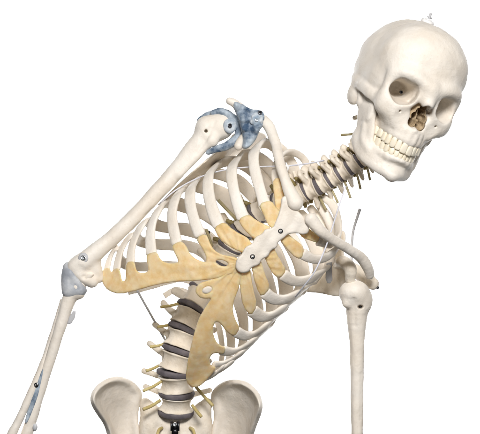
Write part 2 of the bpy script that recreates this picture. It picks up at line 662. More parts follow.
# costal cartilage (amber)
def shellF(off=0.0, lim=0.93):
    return lambda x, y: shell(x, y, True, lim) + off


def streaks(seed, amp=0.9):
    g = np.random.default_rng(seed)
    ph = g.uniform(0, 6, 6)

    def fn(x, y, s):
        a = np.arctan2(y - 262, x - 242)
        return amp * 0.45 * (np.sin(a * 23 + ph[0] + 0.05 * x) + 0.6 * np.sin(a * 41 + ph[1]) + 0.5 * np.sin(0.31 * x + 0.23 * y + ph[2]))
    return fn


def cart(polys, holes=(), t=3.2, seed=1, off=-0.6, rd=1.7, label=None):
    f = plate_field(polys, shellF(off), t, holes, 0.75, rd, it=1, grooves=streaks(seed, 0.4))
    f.lumps(0.12, 12, seed)
    return part('costal_cartilage', f.mesh(1), M['cartilage'], None, label)


def ellp(cx, cy, a, b, ang, n=14):
    t = np.linspace(0, 2 * math.pi, n, endpoint=False)
    c, s = math.cos(math.radians(ang)), math.sin(math.radians(ang))
    return [(cx + a * math.cos(q) * c - b * math.sin(q) * s, cy + a * math.cos(q) * s + b * math.sin(q) * c) for q in t]


cart([[(272, 178), (285, 178), (288, 195), (288, 210), (282, 222), (276, 212), (274, 195)]], seed=2, off=-8)
cart([[(258.5, 203), (270.5, 199.5), (278, 210), (290, 218), (284, 232), (270, 229), (263, 214)]], seed=3)
cart([[(237, 219), (248.5, 213.5), (257, 221), (274, 228), (268, 246), (254, 239), (245, 231)]], seed=4)
cart([[(213, 226.5), (224.5, 221.5), (233, 230), (252, 240), (256, 256), (240, 252), (228, 246), (219, 239)]], seed=5)
cart([[(195.5, 238), (206, 233), (210, 243), (214, 250), (222, 255), (236, 257), (246, 264), (244, 272), (236, 274), (228, 275), (215, 279),
       (195, 281), (175, 281.5), (155, 285), (135, 291), (120, 294.5), (108, 291), (102, 283), (101.5, 273), (104, 268.5), (109, 267.5), (112, 273),
       (113, 269), (119, 268), (121, 274), (122, 281), (125, 281), (126, 275), (125.5, 263), (130, 261), (135, 262), (136, 270), (139, 273), (149, 272),
       (147, 264), (146, 255), (151, 252.5), (157, 251.5), (160, 259), (166, 263), (174, 263.5), (179, 262), (175, 254), (171.5, 246), (176, 242.5), (182, 241),
       (187, 247), (190, 254), (196, 259), (203, 262), (206.5, 262), (206, 256), (201, 247)]],
     holes=[ellp(222, 263, 6.5, 3.0, 16)], t=3.6, seed=6, label='long amber cartilage margin of the lower ribs')
cart([[(298, 224), (309, 228), (321, 238), (323, 244), (310, 241), (299, 236)]], seed=7, off=-6)
cart([[(277, 236), (284, 230), (296, 240.5), (305, 247.5), (301.5, 260.5), (291, 254.5)]], seed=8)
cart([[(262, 252), (271, 242), (280, 260), (287, 270.5), (279, 279.5), (271, 272)]], seed=9)
cart([[(250, 262), (259, 254), (265, 274), (270.5, 287.5), (262.5, 298), (256, 288)]], seed=10)
cart([[(238, 262), (249, 262), (253, 288), (257.5, 305.5), (251, 317), (243, 307), (240, 290)]], seed=11)
cart([[(226, 272), (238, 266), (243, 270), (240, 284), (236, 296), (233, 304), (233, 312), (236, 321), (240, 328), (235, 337), (227, 333), (221, 324), (216, 321),
       (213, 327), (214, 338), (219, 345), (226, 347), (224, 355), (217, 353), (212, 354), (209, 360), (211, 366), (217, 367), (212, 374), (206, 381),
       (199, 387), (192, 388), (186, 382), (186, 370), (190, 350), (194, 333), (199, 318), (206, 306), (212, 298), (205, 299), (198, 297), (194.5, 290), (199, 283),
       (210, 280), (220, 277)]], holes=[ellp(207, 290, 5.2, 3.4, -22)], t=3.4, seed=12, label='amber cartilage margin hanging beside the lower spine')
fx = plate_field([ellp(207, 290, 5.6, 3.8, -22)], shellF(0.0), 3.0, h=0.7, rd=2)
part('xiphoid_process', fx.mesh(1), M['bone'])

# sternum
STERN = [(281, 198), (286, 195), (290, 203), (297, 210), (304, 217), (309, 224), (309, 233), (303, 235), (296, 233), (288, 234), (284, 238), (278, 242), (277, 248),
         (271, 250), (268, 257), (262, 259), (259, 265), (252, 267), (249, 272), (242, 273.5), (237, 271), (235, 266), (237, 258), (242, 254), (245, 247), (252, 244),
         (255, 237), (262, 234), (265, 229), (273, 228), (276, 221), (279, 213), (281, 205)]
fs = plate_field([STERN], shellF(3.5, 0.9), 4.6, h=0.7, rd=2.0, it=1,
                 grooves=lambda x, y, s: 0.35 * np.sin(0.33 * (CA * x - SA * y)) + 0.25 * np.sin(0.5 * x + 0.3 * y))
st = part('sternum', fs.mesh(2), M['bone'])


def screw(px, py, d, n, r, parent, dark=True, ring=None):
    """round head with a dark socket"""
    c = W(px, py, d)
    n = nrm(n)
    if ring:
        part('washer', disc_solid(c - n * 0.5, n, ring, 1.0, 22), M['palegrey'], parent)
    v1 = disc_solid(c, n, r, 1.3, 20, r * 0.62)
    s = part('screw', v1, M['bright'] if not dark else M['darkmetal'], parent)
    return s


for px, py in ((280.5, 231), (252.5, 256.5)):
    d = float(shell(px, py)) + 8.0
    n = (0.05, -1, -0.1)
    a = part('screw', disc_solid(W(px, py, d), n, 2.3, 1.0, 20, 1.5), M['darkmetal'], st)
    part('screw', disc_solid(W(px + .3, py + .4, d + 0.5), n, 1.1, 1.0, 14), M['bright'], st)

# ------------------------------------------------------------------ spine
DISCS = [(176, 412, -6), (176.5, 393.5, 0), (174.5, 373, 5), (179, 351, 6), (184, 330, 3), (192, 309, -4), (201, 291, -15), (211, 277, -17), (221, 263, -17),
         (229.5, 247, -14), (241, 232, -8), (256.5, 213.5, 0), (267, 207, 7), (277, 203.5, 14), (287, 200, 20), (296, 196.5, 25), (305, 191.5, 27), (318, 186, 31),
         (329, 179.5, 34), (339, 173.5, 37), (349, 167.5, 40), (359, 160.5, 43), (368, 154, 46)]
nd = len(DISCS)
DP = np.array(Ws(DISCS))


def spine_front(i):
    """which way the spine's front looks, along the chain"""
    t = i / (nd - 1)
    a = np.interp(t, [0, 0.25, 0.5, 0.7, 0.78, 1], [0.0, 0.02, 0.20, 0.18, 0.30, 0.26])
    z = np.interp(t, [0, 0.25, 0.5, 0.7, 0.78, 1], [-0.05, -0.05, -0.20, -0.30, -0.55, -0.50])
    return nrm((a, -1, z))


def frame(i0, i1):
    a, b = DP[i0], DP[i1]
    m_ = (i0 + i1) / 2
    z = nrm(b - a)
    z = nrm(z + np.array((0.13, 0, 0)) * math.exp(-((m_ - 4.0) / 2.6) ** 2))
    f = spine_front(m_)
    y = nrm(f - z * (f @ z))
    x = np.cross(y, z)
    return (a + b) / 2, x, y, z, np.linalg.norm(b - a)


def body_fn(rx, ry, hz, waist=0.12, ridge=0.05):
    def fn(X, Y, Z):
        q = Z / hz
        wz = 1 - waist * np.clip(1 - q * q, 0, 1) + ridge * np.exp(-((np.abs(q) - 0.9) / 0.16) ** 2)
        yy = np.where(Y < 0, Y * 1.12, Y)
        rr = np.sqrt((X / rx) ** 2 + (yy / ry) ** 2)
        a = (rr - wz) * min(rx, ry)
        b = np.abs(Z) - hz
        rd = 1.4
        a, b = a + rd, b + rd + 0 * a
        return np.minimum(np.maximum(a, b), 0) + np.sqrt(np.maximum(a, 0) ** 2 + np.maximum(b, 0) ** 2) - rd
    return fn


def lumbar_mesh():
    f = Field((-36, -52, -20), (36, 18, 20), 0.8)
    f.op((-19, -15, -10), (19, 15, 10), body_fn(16.8, 13.0, 8.0, 0.2, 0.07))
    for s in (-1, 1):
        f.cap((s * 9, -8, 3), (s * 11, -20, 2), 4.2, 4.0, 3)
        f.tube([(s * 12, -16, 2), (s * 22, -19, 4), (s * 31, -20, 7)], [3.6, 3.0, 2.9], 3, normals=[(0, 1, 0)], flat=0.65)
        f.cap((s * 11, -20, 2), (s * 12, -23, 12), 4.2, 3.6, 3)
        f.cap((s * 11, -22, 0), (s * 10, -27, -13), 4.2, 3.4, 3)
        f.cap((s * 10, -22, -1), (0, -31, -4), 4.0, 3.6, 3)
    f.tube([(0, -30, -4), (0, -47, -8)], [5.5, 6.5], 3, normals=[(1, 0, 0)], flat=0.5)
    f.lumps(0.23, 14, 3)
    return f.mesh(1)


def thoracic_mesh():
    f = Field((-28, -46, -22), (28, 16, 16), 0.75)
    f.op((-15, -14, -9), (15, 14, 9), body_fn(13.2, 12.0, 7.6, 0.12))
    for s in (-1, 1):
        f.cap((s * 7, -8, 3), (s * 8, -16, 3), 3.4, 3.4, 2.5)
        f.cap((s * 9, -15, 3), (s * 21, -23, 6), 3.6, 3.9, 3)
        f.cap((s * 8, -16, 3), (s * 8, -17, 10), 3.3, 2.6, 2.5)
        f.cap((s * 8, -17, 2), (0, -24, -1), 3.4, 3.2, 3)
        f.cap((s * 8, -18, 0), (s * 7, -20, -10), 3.2, 2.6, 2.5)
    f.tube([(0, -23, -1), (0, -38, -14)], [3.6, 3.0], 3)
    f.lumps(0.20, 13, 5)
    return f.mesh(1)


def cervical_mesh():
    f = Field((-22, -38, -13), (22, 13, 13), 0.6)
    f.op((-12, -11, -7), (12, 11, 7), body_fn(8.0, 7.6, 5.4, 0.16, 0.1))
    for s in (-1, 1):
        f.cap((s * 8, 1, -1), (s * 15.5, 1, -3), 2.7, 2.6, 2.5)
        f.cap((s * 9, -7, 0), (s * 16, -3, -3), 2.7, 2.4, 2.5)
        f.ell((s * 11.5, -10, 0), (4.8, 4.4, 4.6), 2.5)
        f.cap((s * 7, -4, 1), (s * 11, -9, 1), 2.8, 2.8, 2)
        f.cap((s * 11, -12, 0), (0, -20, -2), 3.2, 2.8, 2.5)
        f.cap((0, -20, -2), (s * 2.5, -30, -5), 2.9, 2.3, 2)
        f.ell((s * 12.3, -2.5, -2), (1.8, 1.8, 6), 1.0, 'sub')
    f.lumps(0.20, 10, 9)
    return f.mesh(1)


def disc_mesh(rx, ry, hz):
    f = Field((-rx - 3, -ry - 3, -hz - 3), (rx + 3, ry + 3, hz + 3), 0.6)

    def fn(X, Y, Z):
        wz = 1 + 0.03 * (1 - (Z / hz) ** 2)
        yy = np.where(Y < 0, Y * 1.12, Y)
        a = (np.sqrt((X / rx) ** 2 + (yy / ry) ** 2) - wz) * min(rx, ry)
        b = np.abs(Z) - hz * (1 + 0.22 * np.clip(yy / ry, -1, 1)) + 0 * a
        rd = 0.9
        a, b = a + rd, b + rd
        return np.minimum(np.maximum(a, b), 0) + np.sqrt(np.maximum(a, 0) ** 2 + np.maximum(b, 0) ** 2) - rd
    f.op(f.lo, f.lo + f.n * f.h, fn)
    f.lumps(0.12, 11, 4)
    return f.mesh(1)


PROTO = {}
for nm, fn, mk in (('L', lumbar_mesh, 'spinebone'), ('T', thoracic_mesh, 'spinebone'), ('C', cervical_mesh, 'spinebone')):
    v, q = fn()
    PROTO[nm] = make_mesh('vertebra', v, q, M[mk])
v, q = disc_mesh(17.2, 13.3, 2.35)
PROTO['dL'] = make_mesh('disc', v, q, M['disc'])
v, q = disc_mesh(8.4, 7.9, 2.2)
PROTO['dC'] = make_mesh('disc', v, q, M['disc'])

FR = []
for i in range(nd - 1):
    c, x, y, z, ln = frame(i, i + 1)
    FR.append((c, x, y, z, ln))
    if i < 5:
        k, s, z0 = 'L', (1.04, 1.03, 1.01, 0.98, 0.95)[i], 2 * 8.0 + 5.0
    elif i < 16:
        k, s, z0 = 'T', float(np.interp(i, [5, 8, 12, 15], [1.05, 0.98, 0.86, 0.82])), 2 * 7.6 + 4.2
    else:
        k, s, z0 = 'C', float(np.interp(i, [16, 21], [1.24, 1.12])), 2 * 5.6 + 3.6
    m = frame_matrix(c, x * s, y * s, z * (ln / z0), 1.0)
    link('vertebra', PROTO[k], root, m)
for i in range(nd):
    i0, i1 = max(i - 1, 0), min(i + 1, nd - 1)
    _, x, y, z, _ = frame(i0, i1)
    if i == 0:
        z = nrm(np.array((0.02, -0.30, 1)))
        y = nrm(np.array((0, -1, -0.3)))
        x = np.cross(y, z)
    if i < 6:
        m = frame_matrix(DP[i], x, y, z, 1.03 if i < 3 else 0.99 - 0.02 * (i - 3))
        link('intervertebral_disc', PROTO['dL'], root, m)
    elif i < 16:
        s = float(np.interp(i, [6, 9, 12, 15], [0.80, 0.75, 0.66, 0.63]))
        link('intervertebral_disc', PROTO['dL'], root, frame_matrix(DP[i], x, y * 1.12, z * 0.92, s))
    else:
        link('intervertebral_disc', PROTO['dC'], root, frame_matrix(DP[i], x, y, z, float(np.interp(i, [16, 22], [1.1, 0.92]))))

# nerve roots (yellow rods leaving the spine)
for a, b, r in [
    ((182, 302.5, -6), (160.5, 307, 4), 1.5), ((176, 322.5, -4), (157, 327, 8), 1.5), ((168, 342.5, 0), (150, 347, 10), 1.5), ((163, 363, 4), (146, 371, 14), 1.5),
    ((162, 381, 8), (143, 391, 18), 1.6), ((160, 400.5, 10), (143, 409.5, 20), 1.7), ((196, 387, 10), (213, 406, 18), 1.7), ((192, 405, 14), (201.5, 417, 20), 1.7),
    ((238, 221, -10), (218, 200, -8), 1.8), ((212, 246, -8), (206, 229, -2), 1.6),
    ((344, 180, 34), (350.5, 198, 42), 1.3), ((356, 171, 38), (360.5, 189, 46), 1.3), ((366, 163, 42), (370, 180, 50), 1.3),
    ((360, 132, 30), (341, 135, 26), 1.3), ((332, 190, 28), (338, 203, 30), 1.3), ((319, 196, 22), (326, 210, 22), 1.4),
]:
    mid = tuple(0.5 * (p + q) + o for p, q, o in zip(a, b, (0.4, 0.7, 1)))
    part('nerve_root', rod(Ws([a, mid, b]), r), M['necknerve' if a[0] > 205 and a[1] < 260 else 'nerve'])
# short stubs in the openings of the neck and chest vertebrae
for i in range(8, nd - 1):
    c, x, y, z, ln = FR[i]
    e = DP[i + 1]
    s = 9.0 if i >= 15 else 11.0
    for sg in (-1, 1):
        p0 = e + x * sg * s * 0.6 - y * 9
        p1 = e + x * sg * (s + 2) - y * 8
        p2 = e + x * sg * (s + 6.5) - y * (4 if i >= 15 else 9) - z * 1.5
        part('nerve_root', rod([p0, p1, p2], [2.8, 2.6, 1.8]), M['olive'])

# ------------------------------------------------------------------ sacrum and hips
f = Field(W(132, 470, -60) - 0, W(222, 390, 40) * np.array([1, -0, 1]) + np.array([0, 60, 0]), 0.9)
lo = np.array([-112, -40, -235.])
hi = np.array([-18, 66, -170.])
f = Field(lo, hi, 0.9)
cx = lambda px, py, d: W(px, py, d)
f.ell(cx(176, 426, -20), (19, 17, 11), 3)
f.ell(cx(176, 444, -14), (30, 18, 20), 6)
for s in (-1, 1):
    f.tube([cx(176 + s * 12, 426, -14), cx(176 + s * 24, 413, -12), cx(176 + s * 31, 404, -14)], [9, 8, 6], 6)
    f.ell(cx(176 + s * 26, 428, -14), (11, 15, 24), 7)
    f.ell(cx(176 + s * 16.5, 428, 8), (6.0, 11, 3.4), 3, 'sub')
    f.ell(cx(176 + s * 15.5, 446, 10), (4.2, 9, 3.0), 3, 'sub')
f.lumps(0.25, 18, 13)
sac = part('sacrum', f.mesh(1), M['spinebone'])
for s in (-1, 1):
    part('nerve_root', rod(Ws([(176 + s * 14, 428, -2), (176 + s * 17, 430, 4), (176 + s * 19, 436, 9)]), 1.6), M['nerve'])

HIP_R = [(110, 455), (108, 437), (104, 425), (97, 415), (91, 405), (89.5, 397), (94, 387.5), (102, 380.5), (112, 376.5), (122, 376.5), (132, 380.5), (138, 386), (142.5, 393),
         (142, 400), (139, 407), (138, 415), (139, 425), (141, 440), (142, 455)]
HIP_L = [(243, 455), (252, 440), (257, 425), (262, 412), (263.5, 404), (260, 394), (254, 386.5), (246, 381), (236, 379), (225, 380.5), (216, 386), (211, 393), (210.5, 399),
         (213, 407), (214, 417), (212, 428), (210, 440), (209, 455)]


def hip_depth(sign, cxm):
    def fn(x, y):
        q = (x - cxm) * sign / 26.0           # -1 at the spine side, 1 at the outer rim
        v = np.clip((y - 376) / 60.0, 0, 3)
        return 8 + 24 * q - 19 * np.clip(1 - q * q, 0, 1) ** 1.3 * (1 - np.exp(-(v * 1.9) ** 2)) + 9 * np.clip(q, 0, 1.2) ** 3 + 4 * (1 - np.tanh(v))
    return fn


def hip_thick(x, y, s):
    return 3.2 + 2.6 * np.exp(-((s + 4.0) / 4.0) ** 2)


for P, sg, cm in ((HIP_R, -1, 116), (HIP_L, 1, 237)):
    f = plate_field([P], hip_depth(sg, cm), hip_thick, h=0.8, rd=2.6,
                    grooves=lambda x, y, s_, sg=sg, cm=cm: 4.5 * np.exp(-((s_ + 2.5) / 3.6) ** 2) * np.clip(((x - cm) * sg + 14) / 20, 0, 1) + 0.5 * np.sin(.11 * x + .07 * y))
    f.lumps(0.17, 22, 21)
    part('hip_bone', f.mesh(2), M['bone'])

# bracket and bolt on the sacrum
br = part('bracket', disc_solid(W(175, 427, 15), (0, -1, 0.1), 3.0, 3.0, 16), M['darkmetal'], sac)
vb, fb = [], []


def box_vf(c, half, ax=None):
    ax = ax or ((1, 0, 0), (0, 1, 0), (0, 0, 1))
    c = np.asarray(c, float)
    V = [c + sum(np.asarray(a, float) * h * s for a, h, s in zip(ax, half, sg)) for sg in
         [(-1, -1, -1), (1, -1, -1), (1, 1, -1), (-1, 1, -1), (-1, -1, 1), (1, -1, 1), (1, 1, 1), (-1, 1, 1)]]
    return np.array(V), [(0, 3, 2, 1), (4, 5, 6, 7), (0, 1, 5, 4), (1, 2, 6, 5), (2, 3, 7, 6), (3, 0, 4, 7)]


part('bracket', merge(box_vf(W(171.6, 426, 17), (1.1, 3, 4.5)), box_vf(W(178.4, 426, 17), (1.1, 3, 4.5)), box_vf(W(175, 431.5, 15.5), (3.2, 2.2, 3.6))), M['darkmetal'], sac)
part('bolt', disc_solid(W(175, 424.5, 18.5), (0, -1, 0.1), 2.2, 1.6, 16, 1.0), M['bright'], sac)

# ------------------------------------------------------------------ right arm (on the picture's left)
f = Field((-185, -100, -80), (0, 5, 115), 0.85)
SH = [(206, 136, 42), (196, 147, 44), (182, 164, 46), (160, 189, 50), (135, 216, 54), (112, 238, 57), (96, 252, 59), (84, 262, 60)]
f.tube(Ws(SH), [11.5, 9.8, 8.8, 8.0, 7.6, 7.9, 9.0, 9.5], 3)
f.ell(W(214, 129, 40), (14, 15, 14), 4)
f.ell(W(205, 128, 44), (9.5, 10, 11), 5)
f.ell(W(221, 121, 42), (11, 10, 8), 5)
f.ell(W(224, 128, 46), (9, 9, 10), 5)
f.ell(W(212, 140, 52), (7, 6, 7), 5)
f.cap(W(205, 146, 50), W(180, 174, 53), 4, 3, 5)
f.ridge(Ws([(214, 121, 55), (208, 137, 55), (196, 154, 53)]), -1.3, 2.2)
# elbow end
f.ell(W(77, 264, 58), (8, 9, 7), 5)
f.ell(W(93, 270, 56), (7, 7, 8), 5)
f.cap(W(96, 264, 56), W(99, 278, 54), 4.5, 4.5, 5)
f.tube(Ws([(74, 268, 60), (82, 276, 62), (92, 282, 60)]), [7, 6, 6], 4)
f.ell(W(84.5, 277, 72), (4.0, 7, 3.2), 2, 'sub')
f.cap(W(206, 131, 80), W(206, 131, 46), 1.7, 1.7, 0.5, 'sub')
f.lumps(0.23, 27, 31)
hum = part('humerus', f.mesh(2), M['bone'])

f = Field((-260, -90, -245), (-130, -20, -55), 0.8)
f.tube(Ws([(75, 286, 58), (68, 302, 58), (60, 328, 58), (52.5, 352, 57), (44, 378, 56), (36, 404, 55), (26.5, 436, 54), (22, 452, 54)]), [8, 6.6, 5.4, 5.2, 5.3, 5.4, 5.8, 6], 3)
f.ell(W(79, 290, 60), (7, 7, 9), 4)
f.tube(Ws([(80, 284, 57), (89, 276, 64), (95, 268, 63)]), [5, 3.5, 2.5], 3)
f.lumps(0.20, 21, 33)
uln = part('ulna', f.mesh(1), M['bone'])
f = Field((-260, -90, -245), (-150, -20, -80), 0.8)
f.tube(Ws([(70, 286, 50), (66, 298, 50), (58, 322, 51), (49, 350, 53), (41, 370, 56), (30, 396, 58), (19, 420, 58), (11, 436, 58), (4, 452, 58)]), [6.5, 5.4, 4.6, 4.2, 4.0, 4.0, 4.3, 4.8, 5], 3)
f.lumps(0.20, 21, 35)
rad = part('radius', f.mesh(1), M['bone'])
fm = plate_field([[(43, 367), (44, 371), (40, 390), (36, 402), (29, 420), (25, 425), (25, 418), (32, 398), (38, 380)]], lambda x, y: 59 + 0 * x, 2.4, h=0.7, rd=1.4)
mem = part('interosseous_membrane', fm.mesh(1), M['blue'])
part('screw', disc_solid(W(36.5, 385, 61), (-0.2, -1, 0.1), 2.3, 1.4, 18, 1.2), M['darkmetal'], mem)
part('screw', disc_solid(W(37, 384.4, 62.3), (-0.2, -1, 0.1), 1.1, 0.6, 14), M['bright'], mem)
f = Field((-215, -70, -225), (-190, -45, -200), 0.7)
f.ell(W(35, 427, 57), (2.6, 3, 4.2))
part('rubber_pad', f.mesh(1), M['greycap'])
fm = plate_field([[(73, 311), (76, 311), (75, 318), (71, 324), (67, 324), (69, 317)]], lambda x, y: 60 + 0 * x, 2.2, h=0.6, rd=0.9, it=0)
part('rubber_pad', fm.mesh(1), M['palegrey'])
# grey elbow cap
f = Field((-195, -90, -100), (-135, -30, -30), 0.75)
f.tube(Ws([(69, 268, 58), (68, 280, 60), (69, 291, 60)]), [6.2, 7.0, 6.8], 3)
f.tube(Ws([(70, 289, 60), (78, 291, 61), (83, 291, 60)]), [6.4, 6, 3.8], 4)
f.tube(Ws([(71, 273, 62), (77, 282, 63), (81, 289, 63)]), [5, 4, 4], 4)
f.ell(W(84.5, 277.5, 72), (3.8, 7, 3.0), 2, 'sub')
f.lumps(0.25, 19, 37)
cap_ = part('elbow_capsule', f.mesh(2), M['greycap'])
part('washer', disc_solid(W(83.5, 258, 67.5), (-0.1, -1, 0.15), 5.0, 1.6, 24), M['palegrey'], hum)
part('screw', disc_solid(W(83.5, 258, 69.4), (-0.1, -1, 0.15), 2.6, 1.2, 20, 1.0), M['bright'], hum)

# right shoulder: acromion with blue ligaments, blue rim round the humeral head
ACR = [(234, 101), (241, 102.5), (250, 109), (257, 109.5), (263.5, 111), (265, 118), (263, 126), (259, 132), (256, 140), (250, 147), (244, 150), (241.5, 146), (243, 138),
       (241, 130), (239, 122), (236, 114), (233, 107)]
f = plate_field([ACR], lambda x, y: 62 + 0.12 * (x - 240) + 3 * np.sin(x * .25) * np.sin(y * .2), 6.5, h=0.75, rd=4.5,
                grooves=lambda x, y, s: 1.8 * np.sin(0.35 * x - 0.16 * y) + 0.8 * np.sin(.6 * y))
acr = part('shoulder_ligament', f.mesh(2), M['blue'], None, 'slate blue ligament over the shoulder blade tip')
f = Field((-20, -90, 90), (12, -35, 125), 0.7)
f.tube(Ws([(229.5, 101, 62), (234, 103, 62), (240, 108, 60)]), [3.6, 4.2, 5], 3)
part('acromion_tip', f.mesh(1), M['bone'])
f = Field((-15, -90, 50), (25, -20, 90), 0.7)
f.tube(Ws([(238.5, 146, 64), (241.5, 141, 60), (248, 134, 50)]), [4.4, 4.6, 5], 3)
part('coracoid_process', f.mesh(1), M['bone'])
f = Field((4, -85, 80), (28, -55, 112), 0.6)
f.ell(W(256.8, 119.5, 70), (6.4, 3.4, 7.4))
f.lumps(0.35, 6, 44)
part('rubber_pad', f.mesh(1), M['paleblue'], acr)
part('screw', disc_solid(W(256.5, 120, 73.2), (0.15, -1, 0.1), 1.6, 1.0, 16, 0.8), M['bright'], acr)
part('screw', disc_solid(W(259.8, 113, 71), (0.15, -1, 0.1), 2.3, 1.4, 16, 1.2), M['darkmetal'], acr)
part('screw', disc_solid(W(248.2, 142.5, 68.8), (0, -1, 0.1), 1.5, 1.2, 16, 0.8), M['steel'], acr)
f = Field((-50, -80, 55), (12, 5, 115), 0.75)
f.tube(Ws([(213, 113, 45), (220, 111.5, 46), (229, 115, 48), (237, 123, 50), (241, 132, 50)]), [3.2, 3.8, 4.2, 4.8, 5], 2)
f.tube(Ws([(208, 152.5, 50), (216, 149, 54), (226, 146, 54), (236, 140, 52), (242, 132, 50)]), [2.4, 3.4, 3.9, 4.8, 4.8], 2)
f.tube(Ws([(199, 128, 32), (199.5, 121, 34), (205, 116, 36), (213, 113, 40)]), [2.2, 3, 3, 3], 2)
f.lumps(0.30, 14, 41)
lab = part('shoulder_ligament', f.mesh(1), M['blue'], None, 'dark blue rim round the head of the upper arm')
f = Field((-25, -80, 70), (10, -40, 110), 0.7)
f.ell(W(230, 126, 54.5), (6.6, 3.2, 7.4), 0, rot=None)
f.lumps(0.20, 11, 43)
part('rubber_pad', f.mesh(1), M['paleblue'], hum)
part('screw', disc_solid(W(230, 125.5, 58.6), (0, -1, 0.1), 2.0, 1.4, 16, 1.0), M['darkmetal'], hum)

# right shoulder blade, seen nearly edge on
SCR = [(236, 130), (262, 131), (269, 139), (258, 150), (240, 153), (218, 166), (192, 185), (168, 207), (159, 211), (157, 205), (180, 182), (205, 160), (226, 143)]


def scr_depth(x, y):
    q = (x - 160) * 0.62 + (y - 207) * 0.78     # across the strip, 0 at its upper edge
    return 22 - 3.2 * np.clip(q + 4, -4, 26)


f = plate_field([SCR], scr_depth, 3.0, h=0.9, rd=2.2)
part('scapula', f.mesh(2), M['spinebone'])
# right collar bone
def clav(pts, radii, flat):
    f = Field(np.min(Ws(pts), 0) - 16, np.max(Ws(pts), 0) + 16, 0.75)
    f.tube([tuple(p) for p in catmull(Ws(pts), 16)], list(np.interp(np.linspace(0, 1, 16), np.linspace(0, 1, len(radii)), radii)), 2, normals=[(0.3, -1, 0.2)], flat=flat)
    return f


f = clav([(259, 117, 58), (268, 125, 66), (275, 141, 78), (279, 160, 94), (286, 182, 106), (295, 203, 112)], [5.5, 5.6, 5.0, 4.8, 5.2, 7.6], 0.85)
f.lumps(0.20, 22, 45)
part('clavicle', f.mesh(2), M['bone'])
f = clav([(311.5, 219.5, 112), (321, 231, 110), (335, 241, 98), (349, 249, 84), (361, 258, 70), (368, 268, 60), (370, 275, 54)], [6.6, 5.2, 4.8, 4.8, 5.2, 5.6, 4.8], 0.85)
f.lumps(0.20, 22, 47)
part('clavicle', f.mesh(2), M['bone'])

# left shoulder blade
SCL = [(301, 287), (318, 283), (330, 262), (336, 246), (336, 234), (340, 229), (346, 232), (345.5, 243), (343, 254), (349, 262), (352, 280), (348, 295), (336, 297), (320, 293), (303, 292)]
f = plate_field([SCL], lambda x, y: -14 + 0.75 * np.clip(x - 310, 0, 60) - 6 * np.exp(-((x - 330) / 9) ** 2 - ((y - 276) / 12) ** 2), 3.2, h=0.85, rd=2.4)
f.ell(W(348, 290, 18), (8, 7, 10), 5)
f2 = Field((85, -75, -90), (150, 30, -25), 0.85)
f2.tube(Ws([(338, 264, 6), (344, 262, 36), (350.5, 269, 52), (350.5, 279, 48)]), [5, 6.4, 6.2, 5.2], 4)
f2.tube(Ws([(340, 264, -12), (354, 270, 0), (365, 277, 18), (373, 284, 30)]), [4, 7, 7.4, 6.0], 3)
f2.lumps(0.25, 18, 51)
scl = part('scapula', merge(f.mesh(2), f2.mesh(2)), M['spinebone'])
part('screw', disc_solid(W(376, 287, 32), (0.9, -0.4, -0.3), 1.5, 3.0, 14), M['darkmetal'], scl)
fm = plate_field([[(326.5, 263), (332, 262), (332.5, 280), (330, 283.5), (327, 283), (325.5, 278)]], lambda x, y: 34 - 0.3 * (y - 262), 2.2, h=0.6, rd=0.9, it=0)
part('rubber_pad', fm.mesh(1), M['palegrey'])

# left arm
f = Field((85, -75, -250), (150, 5, -45), 0.8)
f.tube(Ws([(357.5, 300, 42), (357, 314, 42), (356.8, 330, 42), (357, 350, 42), (357, 400, 42), (357, 460, 42)]), [13, 10.4, 8.3, 7.2, 6.2, 5.9], 3)
f.ell(W(354, 293, 44), (15.0, 15, 12.5), 4)
f.ell(W(363, 301, 40), (9, 10, 11), 5)
f.ell(W(347, 303, 50), (5, 5, 5), 4)
f.tube(Ws([(354, 300, 58), (354.5, 312, 54), (355, 326, 51)]), [1.6, 1.4, 1.0], 2.5, 'sub')
f.ell(W(360.3, 307, 53), (2.9, 7, 1.9), 0.6, 'sub')
f.ridge(Ws([(351, 330, 50), (351.5, 380, 49), (353, 434, 48)]), 0.5, 2.0)
f.ridge(Ws([(362, 374, 48), (361.5, 400, 48), (361.5, 420, 48)]), -0.9, 2.0)
f.lumps(0.20, 27, 53)
hl = part('humerus', f.mesh(2), M['bone'])
f = Field((100, -62, -100), (120, -40, -80), 0.6)
part('screw', disc_solid(W(360.5, 307, 47.5), (0.3, -1, 0), 1.6, 1.0, 14), M['darkmetal'], hl)

# ------------------------------------------------------------------ cords and rods
part('elastic_cord', rod(Ws([(158, 205, 44), (176, 190, 46), (198, 178, 50), (218, 171.5, 60), (238, 168, 66), (260, 166.8, 74), (287, 166, 92)]), 0.75), M['cord'])
part('elastic_cord', rod(Ws([(287, 166, 92), (305, 164, 80), (324, 160.5, 64)]), 0.75), M['cord'])
part('elastic_cord', rod(Ws([(346, 186, 60), (339, 206, 74), (331.5, 230, 100), (325, 249, 104), (315, 271, 108), (304, 286, 100), (297, 295, 84), (292, 300, 50)]), 0.75), M['cord'])
f = Field(W(282, 174, 98) , W(292, 160, 86), 0.5)
f = Field((40, -102, 40), (52, -84, 56), 0.5)
f.tube(Ws([(286, 163, 93), (288, 168, 95), (287, 171.5, 94)]), [0.8, 1.2, 0.6], 0.5)
f.tube(Ws([(285, 166, 94), (289, 166.5, 94)]), [1.0, 0.8], 0.5)
part('nerve_root', rod(Ws([(358, 117, 30), (354, 118, 34)]), [2.4, 2.2], 4), M['spinebone'])
part('cord_knot', f.mesh(1), M['white'])
part('steel_rod', rod(Ws([(360, 209, -6), (357, 218, -8), (353.5, 230, -10), (352, 242, -10), (351.5, 264, -10)]), [1.7, 1.4, 1.4, 1.4, 1.5]), M['palegrey'])
part('steel_rod', rod(Ws([(137, 290, -4), (151, 315, -12), (168, 345, -22)]), 1.2), M['palegrey'])
